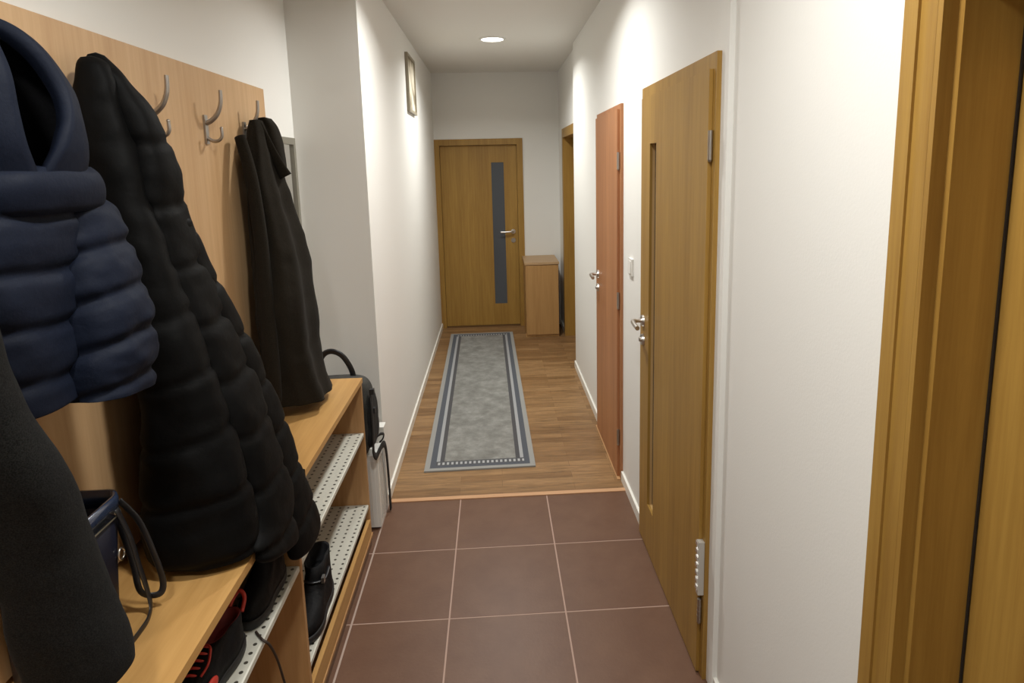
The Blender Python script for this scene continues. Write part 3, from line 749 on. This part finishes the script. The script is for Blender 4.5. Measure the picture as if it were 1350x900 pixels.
t = thing('backpack', 'grey and black backpack standing on the heater against the bench end', 'backpack', (0, 0, 0))
bm = bmesh.new()
loft(bm, [(.776, 2.82, 2.94, -.840, -.680), (.768, 2.80, 2.96, -.870, -.640), (.740, 2.785, 2.98, -.885, -.612), (.68, 2.78, 2.99, -.888, -.602), (.58, 2.78, 2.99, -.888, -.600), (.48, 2.78, 2.985, -.888, -.606), (.415, 2.785, 2.98, -.885, -.620), (.384, 2.80, 2.96, -.875, -.645)],
     M=70, n=4.0, wr=.006, wsc=9, seed=11, tilt=(-.22, 0))
obj('body', bm, PACK, t)
bm = bmesh.new()
loft(bm, [(.690, 2.83, 2.92, -.62, -.602), (.670, 2.815, 2.94, -.63, -.588), (.56, 2.81, 2.95, -.63, -.582), (.47, 2.815, 2.94, -.63, -.584), (.44, 2.83, 2.92, -.62, -.600)], M=40, n=4, wr=.006, seed=12)
obj('pocket', bm, cloth('black canvas', (.012, .012, .012, 1), (.025, .025, .024, 1), .8, 350), t)
bm = bmesh.new()
tube(bm, smooth_pts([(-.822, 2.88, .745), (-.828, 2.88, .830), (-.805, 2.875, .882), (-.765, 2.875, .897), (-.718, 2.875, .872), (-.682, 2.875, .805), (-.676, 2.88, .745)], 8), .013, 12, flat=.4, up=(0, 1, 0))
obj('top_handle', bm, LEATHER, t)
bm = bmesh.new()
tube(bm, smooth_pts([(-.594, 2.83, .72), (-.585, 2.80, .66), (-.583, 2.79, .58), (-.585, 2.79, .50), (-.590, 2.80, .43), (-.585, 2.83, .395), (-.580, 2.88, .400), (-.574, 2.93, .405), (-.570, 2.975, .385), (-.569, 3.00, .32), (-.570, 3.02, .20), (-.572, 3.04, .012)], 8), .017, 10, flat=.28, up=(1, 0, 0))
obj('shoulder_strap', bm, WEB, t)
bm = bmesh.new()
tube(bm, smooth_pts([(-.588, 2.88, .47), (-.572, 2.90, .475), (-.566, 2.94, .455), (-.575, 2.96, .425), (-.590, 2.95, .41)], 7), .007, 10, flat=.5, up=(1, 0, 0))
obj('strap_loop', bm, WEB, t)
for zz in (.72, .63):
    obj('buckle', BOX(-.592, -.572, 2.800, 2.822, zz - .012, zz + .012), RUB, t, bev=.003)

# ------------------------------------------------------------------ shoes
def shoe(root, length, height, upper, sole, high=True, lining=None, lace=None):
    """toe towards -y; local origin under the middle of the sole"""
    h = length / 2; w = length * .185
    def ring(z, y0, y1, wf, wt, n=40):
        pts = []
        for i in range(n):
            a = 2 * math.pi * i / n; c, s = math.cos(a), math.sin(a)
            y = (y0 + y1) / 2 + (y1 - y0) / 2 * s; f = (y - y0) / max(y1 - y0, 1e-4)
            waist = 1 - .22 * math.exp(-((f - .48) / .2) ** 2)
            ww = (wt * (1 - f) + wf * f) * waist
            pts.append((ww * abs(c) ** .8 * (1 if c > 0 else -1), y, z))
        return pts
    bm = bmesh.new()
    R1 = [[bm.verts.new(p) for p in r] for r in (ring(0, -h * .97, h * .97, w * .82, w * .92), ring(.004, -h, h, w * .88, w), ring(.022, -h, h, w * .9, w * 1.02), ring(.026, -h * .98, h * .98, w * .86, w * .97))]
    for A, B in zip(R1, R1[1:]):
        for i in range(len(A)): bm.faces.new((A[i], A[(i + 1) % len(A)], B[(i + 1) % len(A)], B[i])).smooth = True
    bm.faces.new(R1[0][::-1]); bm.faces.new(R1[-1])
    obj('sole', bm, sole, root)
    bm = bmesh.new()
    rows = [ring(.0262, -h * .96, h * .96, w * .84, w * .95), ring(.045, -h * .95, h * .95, w * .86, w * .92), ring(.060, -h * .86, h * .94, w * .84, w * .80), ring(.075, -h * .50, h * .93, w * .80, w * .74), ring(.092, -h * .15, h * .93, w * .74, w * .62)]
    if high:
        rows += [ring(height * .75, h * .02, h * .94, w * .70, w * .58), ring(height, h * .0, h * .95, w * .72, w * .60), ring(height - .004, h * .05, h * .90, w * .60, w * .5), ring(height * .6, h * .08, h * .86, w * .55, w * .45)]
    else:
        rows += [ring(.100, h * .02, h * .92, w * .66, w * .55), ring(.098, h * .08, h * .88, w * .56, w * .45), ring(.06, h * .1, h * .84, w * .5, w * .4)]
    R2 = [[bm.verts.new(p) for p in r] for r in rows]; k = len(R2)
    for q, (A, B) in enumerate(zip(R2, R2[1:])):
        for i in range(len(A)):
            f = bm.faces.new((A[i], A[(i + 1) % len(A)], B[(i + 1) % len(A)], B[i])); f.smooth = True
            f.material_index = 1 if q >= k - 3 else 0
    bm.faces.new(R2[0][::-1]); bm.faces.new(R2[-1]).material_index = 1
    up_ = obj('upper', bm, [upper, lining or upper], root)
    if lace:
        bm = bmesh.new()
        for i in range(5):
            f = i / 4; y = -h * .42 + f * h * .42; z = .074 + f * .022; ww = w * (.42 - .06 * f)
            tube(bm, smooth_pts([(-ww, y, z - .006), (0, y - .004, z + .006), (ww, y + .004, z - .006)], 6), .003, 8)
        tube(bm, smooth_pts([(0, 0, .102), (.025, -.02, .112), (.036, -.05, .098), (.030, -.072, .085)], 6), .0028, 8)
        tube(bm, smooth_pts([(0, 0, .102), (-.025, -.015, .114), (-.034, -.05, .10)], 6), .0028, 8)
        obj('laces', bm, lace, up_)

S1, S2 = .5552, .2082
r = thing('ankle_boot', 'black ankle boot on the lower shelf, the one at the bench front edge', 'boot', (-.665, 2.03, S2), math.radians(3), 'black ankle boots on the lower shelf')
shoe(r, .34, .165, MESHK, RUB, True, NAVYL)
bm = bmesh.new(); tube(bm, smooth_pts([(-.036, .015, .11), (0, -.012, .118), (.036, .015, .11), (.040, .08, .115)], 6), .006, 8, flat=.4, up=(0, 0, 1)); st_ = obj('strap', bm, LEATHER, r)
obj('buckle', BOX(.030, .040, .000, .022, .104, .124), STEEL, st_, bev=.002)
r2 = thing('ankle_boot', 'black ankle boot on the lower shelf, the one behind its pair', 'boot', (-.800, 2.05, S2), math.radians(-2), 'black ankle boots on the lower shelf')
for ch in list(r.children):
    c2 = ch.copy(); COL.objects.link(c2); c2.parent = r2
    for g2 in list(ch.children):
        d2 = g2.copy(); COL.objects.link(d2); d2.parent = c2

r = thing('sneaker', 'black sneaker with red laces on the upper shelf nearest the bench front', 'shoe', (-.690, 1.335, S1), math.radians(-6))
shoe(r, .285, .1, MESHK, RUB, False, REDD, RED)
obj('side_patch', (lambda b: (bmesh.ops.create_uvsphere(b, u_segments=20, v_segments=12, radius=.020, matrix=Matrix.Translation((.043, -.055, .050)) @ Matrix.Diagonal((.35, 1.1, .7, 1))), b)[1])(bmesh.new()), RED, r, smooth=True)
obj('toe_cap', (lambda b: (bmesh.ops.create_uvsphere(b, u_segments=24, v_segments=12, radius=.030, matrix=Matrix.Translation((.0, -.112, .040)) @ Matrix.Diagonal((1.1, .95, .72, 1))), b)[1])(bmesh.new()), RED, r, smooth=True)
bm = bmesh.new(); tube(bm, smooth_pts([(-.018, .132, .085), (-.014, .158, .105), (0, .166, .118), (.014, .158, .105), (.018, .132, .085)], 6), .005, 8); obj('pull_loop', bm, RED, r)
for (x, lab) in ((-.668, 'tall black boot on the upper shelf behind the red sneaker, at the front'), (-.800, 'tall black boot on the upper shelf behind the red sneaker, at the back')):
    r = thing('filler_boot', lab, 'boot', (x, 1.630, S1), 0, 'black boots added to fill the dark under the bench top')
    shoe(r, .262, .21, MESHK, RUB, True, NAVYL)  # boots added to fill the dark space between coat hem and shelf

bm = bmesh.new()
tube(bm, smooth_pts([(-.642, 1.495, .5585), (-.625, 1.475, .559), (-.612, 1.462, .559), (-.600, 1.468, .540), (-.600, 1.505, .470), (-.600, 1.53, .398), (-.603, 1.55, .34), (-.606, 1.545, .25)], 8), .0032, 8)
tag(obj('cord', bm, mat('dark brown cord', (.030, .018, .012, 1), .6)), 'thin dark cord hanging over the shelf edge beside the red sneaker', 'cord')

# ------------------------------------------------------------------ camera, world, colour management
yaw, pitch, roll = 0.054064892, -0.163228280, -0.0223062281
cy_, sy_, cp_, sp_ = math.cos(yaw), math.sin(yaw), math.cos(pitch), math.sin(pitch)
Fv = Vector((sy_ * cp_, cy_ * cp_, sp_)); Rv = Vector((cy_, -sy_, 0)); Uv = Rv.cross(Fv)
cr_, sr_ = math.cos(roll), math.sin(roll)
Rr, Ur = Rv * cr_ + Uv * sr_, Uv * cr_ - Rv * sr_
cam = bpy.data.cameras.new('camera'); co = bpy.data.objects.new('camera', cam); COL.objects.link(co)
M4 = Matrix((Rr, Ur, -Fv)).transposed().to_4x4(); M4.translation = (0, 0, 1.72); co.matrix_world = M4
cam.sensor_fit = 'HORIZONTAL'; cam.sensor_width = 36; cam.lens = 837.974 / 1350 * 36
cam.shift_x = -(698.513 - 675) / 1350; cam.shift_y = (356.296 - 450) / 1350
cam.clip_start = .02; cam.clip_end = 50
scn.camera = co
wd = bpy.data.worlds.new('world'); scn.world = wd; wd.use_nodes = True
wd.node_tree.nodes['Background'].inputs['Color'].default_value = (1, .95, .88, 1); wd.node_tree.nodes['Background'].inputs['Strength'].default_value = .05
vs = scn.view_settings; scn.display_settings.display_device = 'sRGB'
vs.view_transform = 'Standard'; vs.look = 'None'; vs.gamma = 1.0; vs.use_curve_mapping = False; vs.exposure = 0.72
